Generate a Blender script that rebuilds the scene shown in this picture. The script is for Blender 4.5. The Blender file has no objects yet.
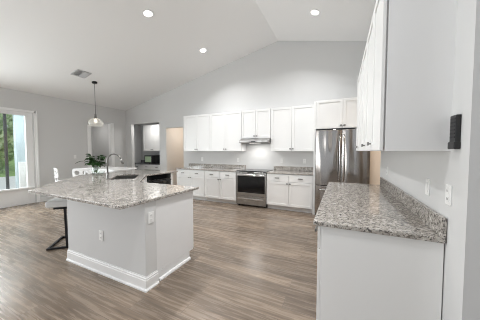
import bpy, bmesh, math, random
from mathutils import Vector, Matrix
random.seed(7)
S = bpy.context.scene
COL = S.collection
PI = math.pi

# ------------------------------------------------------------------ camera
FPX = 211.5
YAW = math.atan2(101, FPX)
PITCH = math.atan2(9, FPX)
EYE = 1.43
cam_data = bpy.data.cameras.new('camera')
cam_data.sensor_fit = 'HORIZONTAL'
cam_data.sensor_width = 36.0
cam_data.lens = FPX / 480 * 36.0
cam_data.clip_start = 0.02
cam = bpy.data.objects.new('camera', cam_data)
cam.location = (0, 0, EYE)
cam.rotation_euler = (PI / 2 - PITCH, 0, YAW)
COL.objects.link(cam)
S.camera = cam

# ------------------------------------------------------------------ world, lights, exposure
W = bpy.data.worlds.new('World')
S.world = W
W.use_nodes = True
wn = W.node_tree.nodes
wl = W.node_tree.links
for n in list(wn):
    wn.remove(n)
wo = wn.new('ShaderNodeOutputWorld')
bg = wn.new('ShaderNodeBackground')
bg.inputs['Color'].default_value = (0.86, 0.93, 1.0, 1)
bg.inputs['Strength'].default_value = 0.9
wl.new(bg.outputs[0], wo.inputs[0])
S.view_settings.view_transform = 'Standard'
S.view_settings.look = 'None'
S.view_settings.gamma = 1.0
S.view_settings.use_curve_mapping = False
S.view_settings.exposure = 0.12
S.cycles.use_denoising = True
S.cycles.filter_width = 1.0
S.cycles.max_bounces = 10
S.cycles.diffuse_bounces = 7
S.cycles.glossy_bounces = 5
S.cycles.transmission_bounces = 8
S.cycles.transparent_max_bounces = 12
S.cycles.caustics_reflective = False
S.cycles.caustics_refractive = False
S.cycles.sample_clamp_indirect = 6.0

DOWNLIGHT_W = 19.0


def area(name, loc, rot, sx, sy, power, color=(1, 1, 1)):
    d = bpy.data.lights.new(name, 'AREA')
    d.shape = 'RECTANGLE'
    d.size = sx
    d.size_y = sy
    d.energy = power
    d.color = color
    o = bpy.data.objects.new(name, d)
    o.location = loc
    o.rotation_euler = rot
    COL.objects.link(o)
    return o


# daylight through the glass door on the left and added unseen fill lamps
area('daylight_glass_door', (-8.3, 1.0, 2.95), (0, -math.radians(50), 0), 1.0, 3.2, 200, (0.93, 0.97, 1.0))
area('added_fill_rear', (-5.6, -2.6, 1.1), (PI / 2, 0, -math.radians(58)), 3.0, 1.6, 72, (0.96, 0.98, 1.0))  # unseen lamp added to lift the camera-facing surfaces
area('added_fill_left', (-7.55, -1.5, 1.5), (0, -PI / 2, 0), 1.8, 2.0, 30, (0.94, 0.97, 1.0))  # added out of view to brighten the right wall, its window is invented
area('daylight_glass_door_side', (-7.84, 1.05, 1.42), (0, -math.radians(75), 0), 1.8, 1.6, 130, (0.94, 0.97, 1.0))
fd = bpy.data.lights.new('added_ceiling_fill', 'SPOT')  # added spot behind the camera, aimed up to brighten the ceiling
fd.energy = 215
fd.spot_size = math.radians(75)
fd.spot_blend = 1.0
fd.shadow_soft_size = 0.15
fd.color = (0.97, 0.985, 1.0)
fo = bpy.data.objects.new('added_ceiling_fill', fd)
fo.location = (-1.0, -0.5, 1.9)
fo.rotation_euler = (Vector((-0.9, 1.0, 4.2)) - fo.location).to_track_quat('-Z', 'Y').to_euler()
COL.objects.link(fo)
area('added_fill_right', (3.35, -0.8, 1.6), (0, PI / 2, 0), 2.2, 3.6, 8, (0.97, 0.98, 1.0))  # unseen fill lamp added on the right side


# ------------------------------------------------------------------ materials
def mat(name, color, rough=0.5, metal=0.0, spec=0.5, **kw):
    m = bpy.data.materials.new(name)
    m.use_nodes = True
    nt = m.node_tree
    b = nt.nodes['Principled BSDF']
    b.inputs['Base Color'].default_value = (*color, 1)
    b.inputs['Roughness'].default_value = rough
    b.inputs['Metallic'].default_value = metal
    b.inputs['Specular IOR Level'].default_value = spec
    for k, v in kw.items():
        b.inputs[k.replace('_', ' ')].default_value = v
    return m


def nodes(m):
    return m.node_tree.nodes, m.node_tree.links, m.node_tree.nodes['Principled BSDF']


def ramp(n, stops, interp='LINEAR'):
    r = n.new('ShaderNodeValToRGB')
    r.color_ramp.interpolation = interp
    el = r.color_ramp.elements
    el[0].position, el[0].color = stops[0][0], (*stops[0][1], 1)
    el[1].position, el[1].color = stops[-1][0], (*stops[-1][1], 1)
    for p, c in stops[1:-1]:
        e = el.new(p)
        e.color = (*c, 1)
    return r


def mixrgb(n, l, kind, fac, a, b):
    x = n.new('ShaderNodeMix')
    x.data_type = 'RGBA'
    x.blend_type = kind
    if hasattr(fac, 'is_output'):
        l.new(fac, x.inputs[0])
    else:
        x.inputs[0].default_value = fac
    for i, s in ((6, a), (7, b)):
        if hasattr(s, 'is_output'):
            l.new(s, x.inputs[i])
        else:
            x.inputs[i].default_value = (*s, 1)
    return x.outputs[2]


def painted(name, color, rough, bump_scale=90, bump=0.05):
    m = mat(name, color, rough)
    n, l, b = nodes(m)
    tc = n.new('ShaderNodeTexCoord')
    nz = n.new('ShaderNodeTexNoise')
    nz.inputs['Scale'].default_value = bump_scale
    nz.inputs['Detail'].default_value = 3
    l.new(tc.outputs['Object'], nz.inputs['Vector'])
    bp = n.new('ShaderNodeBump')
    bp.inputs['Strength'].default_value = bump
    bp.inputs['Distance'].default_value = 0.004
    l.new(nz.outputs['Fac'], bp.inputs['Height'])
    l.new(bp.outputs[0], b.inputs['Normal'])
    return m


M = {}
M['wall'] = painted('grey wall paint', (0.66, 0.66, 0.655), 0.7)
M['ceiling'] = painted('white ceiling paint', (0.89, 0.89, 0.885), 0.85, 40, 0.15)
M['beige'] = painted('beige wall paint', (0.76, 0.66, 0.56), 0.7)
M['trim'] = painted('white trim paint', (0.86, 0.86, 0.855), 0.35, 20, 0.01)
M['cabinet'] = painted('white cabinet paint', (0.84, 0.84, 0.83), 0.38, 30, 0.01)
M['cabinet_side'] = painted('white cabinet side', (0.80, 0.80, 0.80), 0.42, 30, 0.01)
M['dark_gap'] = mat('cabinet gap shadow edge', (0.10, 0.10, 0.10), 0.7)
M['plastic'] = mat('white plastic', (0.85, 0.85, 0.84), 0.3)
M['chair'] = mat('white moulded plastic', (0.9, 0.9, 0.9), 0.25)
M['black'] = mat('black plastic', (0.012, 0.012, 0.013), 0.35)
M['slot'] = mat('dark slot', (0.05, 0.05, 0.05), 0.6)
M['black_metal'] = mat('black metal', (0.02, 0.02, 0.022), 0.4, 0.6)
M['black_glass'] = mat('black glass', (0.006, 0.006, 0.007), 0.08, 0, 0.4)
M['nickel'] = mat('brushed nickel', (0.24, 0.235, 0.225), 0.32, 1.0)
M['chrome'] = mat('polished steel', (0.62, 0.62, 0.62), 0.18, 1.0)
M['fabric'] = painted('pale grey seat fabric', (0.70, 0.70, 0.69), 0.9, 300, 0.2)


def thin_glass(name, tint, gloss_rough=0.03, body=0.0):
    m = bpy.data.materials.new(name)
    m.use_nodes = True
    n, l = m.node_tree.nodes, m.node_tree.links
    for x in list(n):
        n.remove(x)
    o = n.new('ShaderNodeOutputMaterial')
    tr = n.new('ShaderNodeBsdfTransparent')
    tr.inputs[0].default_value = (*tint, 1)
    gl = n.new('ShaderNodeBsdfGlossy')
    gl.inputs['Roughness'].default_value = gloss_rough
    lw = n.new('ShaderNodeLayerWeight')
    lw.inputs[0].default_value = 0.5
    pw = n.new('ShaderNodeMath')
    pw.operation = 'POWER'
    pw.inputs[1].default_value = 4.0
    l.new(lw.outputs['Facing'], pw.inputs[0])
    fr = n.new('ShaderNodeMapRange')
    fr.inputs[3].default_value = 0.04
    fr.inputs[4].default_value = 0.85
    l.new(pw.outputs[0], fr.inputs[0])
    mx = n.new('ShaderNodeMixShader')
    l.new(fr.outputs[0], mx.inputs[0])
    l.new(tr.outputs[0], mx.inputs[1])
    l.new(gl.outputs[0], mx.inputs[2])
    out = mx
    if body:
        df = n.new('ShaderNodeBsdfTranslucent')
        df.inputs[0].default_value = (0.9, 0.9, 0.9, 1)
        m2 = n.new('ShaderNodeMixShader')
        m2.inputs[0].default_value = body
        l.new(mx.outputs[0], m2.inputs[1])
        l.new(df.outputs[0], m2.inputs[2])
        out = m2
    l.new(out.outputs[0], o.inputs[0])
    return m


M['glass'] = thin_glass('clear glass', (0.96, 0.98, 0.97))
M['shade_glass'] = thin_glass('seeded lamp glass', (0.95, 0.95, 0.93), 0.1, 0.5)
M['leaf'] = mat('dark green leaf', (0.035, 0.10, 0.025), 0.4)
M['stem'] = mat('green stem', (0.06, 0.12, 0.04), 0.5)
M['bronze'] = mat('dark bronze frame', (0.06, 0.06, 0.06), 0.5)
M['stucco'] = painted('pale blue stucco', (0.50, 0.585, 0.62), 0.9, 60, 0.3)
M['patio'] = painted('pale patio concrete', (0.78, 0.77, 0.74), 0.85, 12, 0.1)
M['vent_metal'] = mat('vent grey metal', (0.50, 0.50, 0.50), 0.5)
M['vent_dark'] = mat('vent shadow metal', (0.16, 0.16, 0.16), 0.6)
M['green_reflection'] = mat('microwave window', (0.42, 0.55, 0.36), 0.1, 0.0, 0.6)  # green garden reflection painted into the window colour


def brushed(name, color, rough, scale=(2, 2, 260)):
    m = mat(name, color, rough, 1.0)
    n, l, b = nodes(m)
    tc = n.new('ShaderNodeTexCoord')
    mp = n.new('ShaderNodeMapping')
    mp.inputs['Scale'].default_value = scale
    nz = n.new('ShaderNodeTexNoise')
    nz.inputs['Scale'].default_value = 3
    nz.inputs['Detail'].default_value = 2
    l.new(tc.outputs['Object'], mp.inputs[0])
    l.new(mp.outputs[0], nz.inputs['Vector'])
    mr = n.new('ShaderNodeMapRange')
    mr.inputs[3].default_value = rough - 0.06
    mr.inputs[4].default_value = rough + 0.08
    l.new(nz.outputs['Fac'], mr.inputs[0])
    l.new(mr.outputs[0], b.inputs['Roughness'])
    # slight large-scale waviness of the sheet
    n2 = n.new('ShaderNodeTexNoise')
    n2.inputs['Scale'].default_value = 2.2
    n2.inputs['Detail'].default_value = 0
    mp2 = n.new('ShaderNodeMapping')
    mp2.inputs['Scale'].default_value = (3.0, 3.0, 0.5)
    l.new(tc.outputs['Object'], mp2.inputs[0])
    l.new(mp2.outputs[0], n2.inputs['Vector'])
    bp = n.new('ShaderNodeBump')
    bp.inputs['Strength'].default_value = 1.0
    bp.inputs['Distance'].default_value = 0.05
    l.new(n2.outputs['Fac'], bp.inputs['Height'])
    l.new(bp.outputs[0], b.inputs['Normal'])
    return m


M['steel'] = brushed('brushed stainless steel', (0.36, 0.335, 0.315), 0.18)
M['dark_steel'] = brushed('dark stainless steel', (0.10, 0.095, 0.09), 0.25)
M['steel_h'] = brushed('brushed stainless trim', (0.42, 0.41, 0.40), 0.28, (260, 2, 2))


def granite(name):
    m = mat(name, (0.6, 0.58, 0.55), 0.08, 0, 0.7)
    n, l, b = nodes(m)
    tc = n.new('ShaderNodeTexCoord')
    big = n.new('ShaderNodeTexNoise')
    big.inputs['Scale'].default_value = 26
    big.inputs['Detail'].default_value = 6
    big.inputs['Roughness'].default_value = 0.7
    l.new(tc.outputs['Object'], big.inputs['Vector'])
    r1 = ramp(n, [(0.32, (0.21, 0.195, 0.18)), (0.44, (0.38, 0.355, 0.325)), (0.55, (0.51, 0.48, 0.447)), (0.70, (0.68, 0.66, 0.63))])
    l.new(big.outputs['Fac'], r1.inputs[0])
    v = n.new('ShaderNodeTexVoronoi')
    v.inputs['Scale'].default_value = 110
    v.inputs['Randomness'].default_value = 1
    l.new(tc.outputs['Object'], v.inputs['Vector'])
    bw = n.new('ShaderNodeSeparateColor')
    l.new(v.outputs['Color'], bw.inputs[0])
    r2 = ramp(n, [(0.0, (0.30, 0.29, 0.28)), (0.16, (0.42, 0.40, 0.38)), (0.20, (0.86, 0.85, 0.83)), (0.8, (1, 1, 1)), (1.0, (1.18, 1.17, 1.15))])
    l.new(bw.outputs[0], r2.inputs[0])
    c1 = mixrgb(n, l, 'MULTIPLY', 1.0, r1.outputs[0], r2.outputs[0])
    sp = n.new('ShaderNodeTexNoise')
    sp.inputs['Scale'].default_value = 55
    sp.inputs['Detail'].default_value = 3
    sp.inputs['Roughness'].default_value = 0.6
    l.new(tc.outputs['Object'], sp.inputs['Vector'])
    r3 = ramp(n, [(0.0, (0, 0, 0)), (0.585, (0, 0, 0)), (0.625, (1, 1, 1)), (1, (1, 1, 1))])
    l.new(sp.outputs['Fac'], r3.inputs[0])
    c2 = mixrgb(n, l, 'MIX', r3.outputs[0], c1, (0.075, 0.07, 0.07))
    l.new(c2, b.inputs['Base Color'])
    return m


M['granite'] = granite('speckled granite')


def dark_stone():
    m = mat('dark grey stone', (0.16, 0.16, 0.165), 0.2)
    n, l, b = nodes(m)
    tc = n.new('ShaderNodeTexCoord')
    nz = n.new('ShaderNodeTexNoise')
    nz.inputs['Scale'].default_value = 60
    nz.inputs['Detail'].default_value = 4
    l.new(tc.outputs['Object'], nz.inputs['Vector'])
    r = ramp(n, [(0.35, (0.08, 0.08, 0.085)), (0.65, (0.26, 0.26, 0.27))])
    l.new(nz.outputs['Fac'], r.inputs[0])
    l.new(r.outputs[0], b.inputs['Base Color'])
    return m


M['dark_stone'] = dark_stone()


def plank_floor():
    m = mat('wood plank floor', (0.36, 0.30, 0.25), 0.32, 0, 0.5)
    n, l, b = nodes(m)
    tc = n.new('ShaderNodeTexCoord')
    br = n.new('ShaderNodeTexBrick')
    br.offset = 0.37
    br.offset_frequency = 2
    br.inputs['Color1'].default_value = (0.0, 0.0, 0.0, 1)
    br.inputs['Color2'].default_value = (1, 1, 1, 1)
    br.inputs['Mortar'].default_value = (0.5, 0.5, 0.5, 1)
    br.inputs['Scale'].default_value = 1.0
    br.inputs['Mortar Size'].default_value = 0.0018
    br.inputs['Mortar Smooth'].default_value = 0.2
    br.inputs['Bias'].default_value = 0.0
    br.inputs['Brick Width'].default_value = 1.25
    br.inputs['Row Height'].default_value = 0.155
    l.new(tc.outputs['Object'], br.inputs['Vector'])
    # per-plank shift of the grain
    mp = n.new('ShaderNodeMapping')
    mp.inputs['Scale'].default_value = (1.2, 20.0, 1.0)
    l.new(tc.outputs['Object'], mp.inputs[0])
    va = n.new('ShaderNodeVectorMath')
    va.operation = 'MULTIPLY_ADD'
    va.inputs[1].default_value = (7, 13, 5)
    l.new(br.outputs['Color'], va.inputs[0])
    l.new(mp.outputs[0], va.inputs[2])
    g = n.new('ShaderNodeTexNoise')
    g.inputs['Scale'].default_value = 1.7
    g.inputs['Detail'].default_value = 6
    g.inputs['Roughness'].default_value = 0.62
    g.inputs['Distortion'].default_value = 0.25
    l.new(va.outputs[0], g.inputs['Vector'])
    rg = ramp(n, [(0.28, (0.110, 0.082, 0.061)), (0.43, (0.178, 0.136, 0.103)), (0.57, (0.242, 0.189, 0.145)), (0.74, (0.33, 0.265, 0.209))])
    l.new(g.outputs['Fac'], rg.inputs[0])
    rp = ramp(n, [(0.0, (0.76, 0.76, 0.76)), (1.0, (1.2, 1.19, 1.17))])
    l.new(br.outputs['Color'], rp.inputs[0])
    c = mixrgb(n, l, 'MULTIPLY', 1.0, rg.outputs[0], rp.outputs[0])
    c = mixrgb(n, l, 'MIX', br.outputs['Fac'], c, (0.11, 0.09, 0.075))
    l.new(c, b.inputs['Base Color'])
    rr = n.new('ShaderNodeMapRange')
    rr.inputs[3].default_value = 0.20
    rr.inputs[4].default_value = 0.34
    l.new(g.outputs['Fac'], rr.inputs[0])
    l.new(rr.outputs[0], b.inputs['Roughness'])
    bp = n.new('ShaderNodeBump')
    bp.inputs['Strength'].default_value = 0.15
    bp.inputs['Distance'].default_value = 0.003
    l.new(g.outputs['Fac'], bp.inputs['Height'])
    l.new(bp.outputs[0], b.inputs['Normal'])
    return m


M['floor'] = plank_floor()


def noisy(name, c0, c1, scale, rough=0.9):
    m = mat(name, c0, rough, 0, 0.2)
    n, l, b = nodes(m)
    tc = n.new('ShaderNodeTexCoord')
    nz = n.new('ShaderNodeTexNoise')
    nz.inputs['Scale'].default_value = scale
    nz.inputs['Detail'].default_value = 5
    l.new(tc.outputs['Object'], nz.inputs['Vector'])
    r = ramp(n, [(0.35, c0), (0.65, c1)])
    l.new(nz.outputs['Fac'], r.inputs[0])
    l.new(r.outputs[0], b.inputs['Base Color'])
    return m


M['lawn'] = noisy('lawn grass', (0.20, 0.34, 0.10), (0.36, 0.50, 0.20), 3)
M['foliage'] = noisy('garden foliage', (0.30, 0.44, 0.20), (0.80, 0.86, 0.62), 2.5)
M['bark'] = noisy('bark', (0.12, 0.09, 0.06), (0.22, 0.17, 0.12), 8)


def emit(name, color, strength):
    m = bpy.data.materials.new(name)
    m.use_nodes = True
    n, l = m.node_tree.nodes, m.node_tree.links
    for x in list(n):
        n.remove(x)
    o = n.new('ShaderNodeOutputMaterial')
    e = n.new('ShaderNodeEmission')
    e.inputs[0].default_value = (*color, 1)
    e.inputs[1].default_value = strength
    l.new(e.outputs[0], o.inputs[0])
    return m


M['lamp'] = emit('lamp diffuser', (1.0, 0.97, 0.92), 14)
M['hood_lens'] = emit('hood lamp lens', (1.0, 0.97, 0.92), 2.0)
M['bulb'] = emit('pendant bulb', (1.0, 0.90, 0.75), 5)


# ------------------------------------------------------------------ mesh builder
class MB:
    def __init__(self):
        self.bm = bmesh.new()

    def box(self, x0, x1, y0, y1, z0, z1):
        vs = [self.bm.verts.new(p) for p in ((x0, y0, z0), (x1, y0, z0), (x1, y1, z0), (x0, y1, z0),
                                             (x0, y0, z1), (x1, y0, z1), (x1, y1, z1), (x0, y1, z1))]
        for f in ((3, 2, 1, 0), (4, 5, 6, 7), (0, 1, 5, 4), (1, 2, 6, 5), (2, 3, 7, 6), (3, 0, 4, 7)):
            self.bm.faces.new([vs[i] for i in f])
        return self

    def obox(self, c, u, v, w):
        """box from centre and three half-axis vectors"""
        c, u, v, w = Vector(c), Vector(u), Vector(v), Vector(w)
        pts = [c + a * u + b * v + d * w for d in (-1, 1) for a, b in ((-1, -1), (1, -1), (1, 1), (-1, 1))]
        vs = [self.bm.verts.new(p) for p in pts]
        for f in ((3, 2, 1, 0), (4, 5, 6, 7), (0, 1, 5, 4), (1, 2, 6, 5), (2, 3, 7, 6), (3, 0, 4, 7)):
            self.bm.faces.new([vs[i] for i in f])
        return self

    def prism(self, poly, z0, z1, top=True, bottom=True):
        a = [self.bm.verts.new((x, y, z0)) for x, y in poly]
        b = [self.bm.verts.new((x, y, z1)) for x, y in poly]
        n = len(poly)
        if bottom:
            self.bm.faces.new(a[::-1])
        if top:
            self.bm.faces.new(b)
        for i in range(n):
            self.bm.faces.new((a[i], a[(i + 1) % n], b[(i + 1) % n], b[i]))
        return self

    def extrude_y(self, poly, y0, y1):
        """polygon of (x, z) points extruded along y"""
        a = [self.bm.verts.new((x, y0, z)) for x, z in poly]
        b = [self.bm.verts.new((x, y1, z)) for x, z in poly]
        n = len(poly)
        self.bm.faces.new(a)
        self.bm.faces.new(b[::-1])
        for i in range(n):
            self.bm.faces.new((a[(i + 1) % n], a[i], b[i], b[(i + 1) % n]))
        return self

    def slab_hole(self, outer, holes, z0, z1):
        bm = self.bm
        tops = []
        edges = []
        loops = [outer] + holes
        for lp in loops:
            vs = [bm.verts.new((x, y, z1)) for x, y in lp]
            tops.append(vs)
            for i in range(len(vs)):
                edges.append(bm.edges.new((vs[i], vs[(i + 1) % len(vs)])))
        r = bmesh.ops.triangle_fill(bm, use_beauty=True, use_dissolve=False, edges=edges)
        faces = [g for g in r['geom'] if isinstance(g, bmesh.types.BMFace)]
        low = {}
        for vs in tops:
            for v in vs:
                low[v] = bm.verts.new((v.co.x, v.co.y, z0))
        for f in faces:
            bm.faces.new([low[v] for v in reversed(f.verts)])
        for vs in tops:
            for i in range(len(vs)):
                p, q = vs[i], vs[(i + 1) % len(vs)]
                bm.faces.new((p, q, low[q], low[p]))
        return self

    def lathe(self, prof, c=(0, 0, 0), seg=24, cap=False):
        c = Vector(c)
        rings = []
        for r, z in prof:
            rings.append([self.bm.verts.new(c + Vector((r * math.cos(2 * PI * i / seg), r * math.sin(2 * PI * i / seg), z))) for i in range(seg)])
        for a, b in zip(rings, rings[1:]):
            for i in range(seg):
                j = (i + 1) % seg
                self.bm.faces.new((a[i], a[j], b[j], b[i]))
        if cap:
            self.bm.faces.new(rings[0][::-1])
            self.bm.faces.new(rings[-1])
        return self

    def tube(self, pts, r, seg=10, closed=False):
        pts = [Vector(p) for p in pts]
        n = len(pts)
        rings = []
        prev = None
        for i, p in enumerate(pts):
            if closed:
                t = pts[(i + 1) % n] - pts[i - 1]
            else:
                t = pts[min(i + 1, n - 1)] - pts[max(i - 1, 0)]
            t.normalize()
            if prev is None:
                up = Vector((0, 0, 1)) if abs(t.z) < 0.9 else Vector((1, 0, 0))
                a = t.cross(up).normalized()
            else:
                a = (prev - t * prev.dot(t)).normalized()
            prev = a
            b = t.cross(a)
            rr = r[i] if isinstance(r, (list, tuple)) else r
            rings.append([self.bm.verts.new(p + rr * (math.cos(2 * PI * k / seg) * a + math.sin(2 * PI * k / seg) * b)) for k in range(seg)])
        pairs = list(zip(rings, rings[1:])) + ([(rings[-1], rings[0])] if closed else [])
        for p, q in pairs:
            for k in range(seg):
                j = (k + 1) % seg
                self.bm.faces.new((p[k], p[j], q[j], q[k]))
        if not closed:
            self.bm.faces.new(rings[0][::-1])
            self.bm.faces.new(rings[-1])
        return self

    def quad(self, *pts):
        self.bm.faces.new([self.bm.verts.new(p) for p in pts])
        return self

    def build(self, name, material, parent=None, bevel=0.0, smooth=False, label=None, kind=None, solid=0.0, seg=2):
        bmesh.ops.recalc_face_normals(self.bm, faces=self.bm.faces[:])
        me = bpy.data.meshes.new(name)
        self.bm.to_mesh(me)
        self.bm.free()
        if smooth:
            for p in me.polygons:
                p.use_smooth = True
        me.materials.append(material)
        o = bpy.data.objects.new(name, me)
        COL.objects.link(o)
        if parent is not None:
            o.parent = parent
        if solid:
            md = o.modifiers.new('solid', 'SOLIDIFY')
            md.thickness = solid
            md.offset = 0
        if bevel:
            md = o.modifiers.new('bevel', 'BEVEL')
            md.width = bevel
            md.segments = seg
            md.limit_method = 'ANGLE'
            md.angle_limit = 0.7
        if label:
            o['label'] = label
        if kind:
            o['kind'] = kind
        return o


def tag(o, label, cat, group=None):
    o['label'] = label
    o['category'] = cat
    if group:
        o['group'] = group
    return o


def thing(name, label, cat, loc=(0, 0, 0), rz=0.0, group=None):
    o = bpy.data.objects.new(name, None)
    o.empty_display_size = 0.1
    o.location = loc
    o.rotation_euler = (0, 0, rz)
    COL.objects.link(o)
    return tag(o, label, cat, group)


def struct(name, mb, m, parent=None, label=None, **kw):
    o = mb.build(name, m, parent, **kw)
    if parent is None:
        o['kind'] = 'structure'
        if label:
            o['label'] = label
    return o


def dup(root, loc, rz, label, group=None):
    r = root.copy()
    COL.objects.link(r)
    r.location = loc
    r.rotation_euler = (0, 0, rz)
    r['label'] = label
    if group:
        r['group'] = group
    for ch in list(root.children):
        c = ch.copy()
        COL.objects.link(c)
        c.parent = r
        for g in list(ch.children):
            d = g.copy()
            COL.objects.link(d)
            d.parent = c
    return r


# ------------------------------------------------------------------ dimensions of the room
XL, XR = -7.6, 0.572            # left wall, right kitchen wall
YB = 5.58                       # kitchen back wall
RX, RZ, SL = -1.555, 4.33, 0.220  # ridge position, height, slope of the vaulted ceiling
X_FAR = 3.4
Y_REAR = -3.4
T = 0.12


def cz(x):
    return RZ - SL * abs(x - RX)


def gable_wall(mb, x0, x1, y0, y1, openings):
    """wall along x between y0 and y1, up to the vaulted ceiling; openings = (xa, xb, za, zb)"""
    xs = sorted(set([x0, x1] + [o[0] for o in openings] + [o[1] for o in openings] + ([RX] if x0 < RX < x1 else [])))
    for a, b in zip(xs, xs[1:]):
        m_ = (a + b) / 2
        op = [o for o in openings if o[0] < m_ < o[1]]
        if op:
            o = op[0]
            if o[2] > 0:
                mb.extrude_y([(a, 0), (b, 0), (b, o[2]), (a, o[2])], y0, y1)
            mb.extrude_y([(a, o[3]), (b, o[3]), (b, cz(b)), (a, cz(a))], y0, y1)
        else:
            mb.extrude_y([(a, 0), (b, 0), (b, cz(b)), (a, cz(a))], y0, y1)


def side_wall(mb, x0, x1, y0, y1, zt, openings):
    """wall along y; openings = (ya, yb, za, zb)"""
    ys = sorted(set([y0, y1] + [o[0] for o in openings] + [o[1] for o in openings]))
    for a, b in zip(ys, ys[1:]):
        m_ = (a + b) / 2
        op = [o for o in openings if o[0] < m_ < o[1]]
        if op:
            o = op[0]
            if o[2] > 0:
                mb.box(x0, x1, a, b, 0, o[2])
            mb.box(x0, x1, a, b, o[3], zt)
        else:
            mb.box(x0, x1, a, b, 0, zt)


# ------------------------------------------------------------------ structure
mb = MB()
mb.box(-9.4, X_FAR + T, Y_REAR - T, 7.1, -0.1, 0.0)
fl = struct('floor', mb, M['floor'], label='grey brown wood plank floor')

mb = MB()
mb.extrude_y([(XL - T, cz(XL - T)), (RX, RZ), (RX, RZ + 0.1), (XL - T, cz(XL - T) + 0.1)], Y_REAR - T, YB + T)
mb.extrude_y([(RX, RZ), (X_FAR + T, cz(X_FAR + T)), (X_FAR + T, cz(X_FAR + T) + 0.1), (RX, RZ + 0.1)], Y_REAR - T, YB + T)
struct('ceiling', mb, M['ceiling'], label='white vaulted ceiling with a ridge')

PANTRY = (-7.30, -5.84, 0, 2.46)
HALL_B = (-5.52, -4.76, 0, 2.23)
mb = MB()
gable_wall(mb, XL - T, X_FAR + T, YB, YB + T, [PANTRY, HALL_B])
struct('wall_back', mb, M['wall'], label='grey gable wall behind the kitchen cabinets')

DOOR = (0.15, 2.80, 0.0, 2.46)
HALL_L = (4.17, 4.98, 0.0, 2.43)
mb = MB()
side_wall(mb, XL - T, XL, Y_REAR - T, YB, cz(XL), [(-2.5, -0.5, 0.6, 2.4), DOOR, HALL_L])
struct('wall_left', mb, M['wall'], label='grey wall with the glass door and a hall opening')

# right kitchen wall with its end facing the camera, doorway beside the refrigerator
mb = MB()
side_wall(mb, XR, XR + T, 1.43, YB, cz(XR + T), [(4.02, YB, 0, 2.56)])
struct('wall_right', mb, M['wall'], label='grey wall behind the granite peninsula')
mb = MB()
gable_wall(mb, XR + T, X_FAR, 1.43, 1.43 + T, [])
struct('wall_near_right', mb, M['wall'], label='grey wall turning the corner beside the peninsula')
mb = MB()
side_wall(mb, X_FAR, X_FAR + T, Y_REAR - T, YB, cz(X_FAR + T), [(-2.6, 1.0, 0.5, 2.7)])
struct('wall_far_right', mb, M['wall'], label='grey wall outside the picture on the right')
mb = MB()
gable_wall(mb, XL, X_FAR, Y_REAR - T, Y_REAR, [(-5.5, 0.5, 0.5, 2.7)])
struct('wall_rear', mb, M['wall'], label='grey wall behind the camera')

# pantry behind the back wall
mb = MB()
mb.box(-8.3, -8.2, YB + T, 6.85, 0, 2.6)
mb.box(-8.3, -5.62, 6.75, 6.85, 0, 2.6)
mb.box(-5.72, -5.62, YB + T, 6.75, 0, 2.6)
struct('wall_pantry', mb, M['wall'], label='grey walls of the pantry behind the opening')
mb = MB()
mb.box(-8.3, -5.62, YB + T, 6.85, 2.6, 2.68)
struct('ceiling_pantry', mb, M['ceiling'], label='white ceiling inside the pantry')
# beige hall behind the back wall and beyond the refrigerator
mb = MB()
mb.box(-5.62, -4.0, 6.75, 6.85, 0, 2.6)
mb.box(-4.1, -4.0, YB + T, 6.75, 0, 2.6)
struct('wall_hall', mb, M['beige'], label='beige wall seen through the doorway left of the cabinets')
mb = MB()
mb.box(-5.62, -4.0, YB + T, 6.85, 2.6, 2.68)
struct('ceiling_hall', mb, M['ceiling'], label='white ceiling of the beige hall')
mb = MB()
mb.box(0.53, 1.85, 4.95, 5.07, 0, 2.555)
mb.box(1.75, 1.85, 3.4, 4.95, 0, 2.555)
struct('wall_side_hall', mb, M['beige'], label='beige wall seen beside the refrigerator')
# grey hall beyond the left wall
mb = MB()
mb.box(-9.3, -9.2, 3.9, 5.3, 0, 2.7)
mb.box(-9.3, XL - T, 5.25, 5.35, 0, 2.7)
mb.box(-9.3, XL - T, 3.8, 3.9, 0, 2.7)
struct('wall_left_hall', mb, M['wall'], label='grey walls of the hall beyond the left opening')
mb = MB()
mb.box(-9.3, XL - T, 3.8, 5.35, 2.7, 2.78)
struct('ceiling_left_hall', mb, M['ceiling'], label='white ceiling of the left hall')

# casings of the left hall opening
mb = MB()
mb.box(XL, XL + 0.018, HALL_L[0], HALL_L[0] + 0.11, 0, HALL_L[3] - 0.12)
mb.box(XL - T - 0.01, XL, HALL_L[0] - 0.001, HALL_L[0] + 0.02, 0, HALL_L[3] - 0.12)
struct('trim_1', mb, M['trim'], label='white casing on the left jamb of the hall opening', bevel=0.003)
mb = MB()
mb.box(XL, XL + 0.018, HALL_L[1] - 0.02, HALL_L[1] + 0.10, 0, HALL_L[3] + 0.02)
mb.box(XL - T - 0.01, XL, HALL_L[1] - 0.02, HALL_L[1] + 0.001, 0, HALL_L[3] + 0.02)
struct('trim_2', mb, M['trim'], label='white casing on the right jamb of the hall opening', bevel=0.003)

# baseboards
def base_y(mb, x, y0, y1, s):
    mb.box(min(x, x + s * 0.015), max(x, x + s * 0.015), y0, y1, 0, 0.13)
    mb.box(min(x, x + s * 0.022), max(x, x + s * 0.022), y0, y1, 0, 0.025)


def base_x(mb, y, x0, x1, s):
    mb.box(x0, x1, min(y, y + s * 0.015), max(y, y + s * 0.015), 0, 0.13)
    mb.box(x0, x1, min(y, y + s * 0.022), max(y, y + s * 0.022), 0, 0.025)


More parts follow.
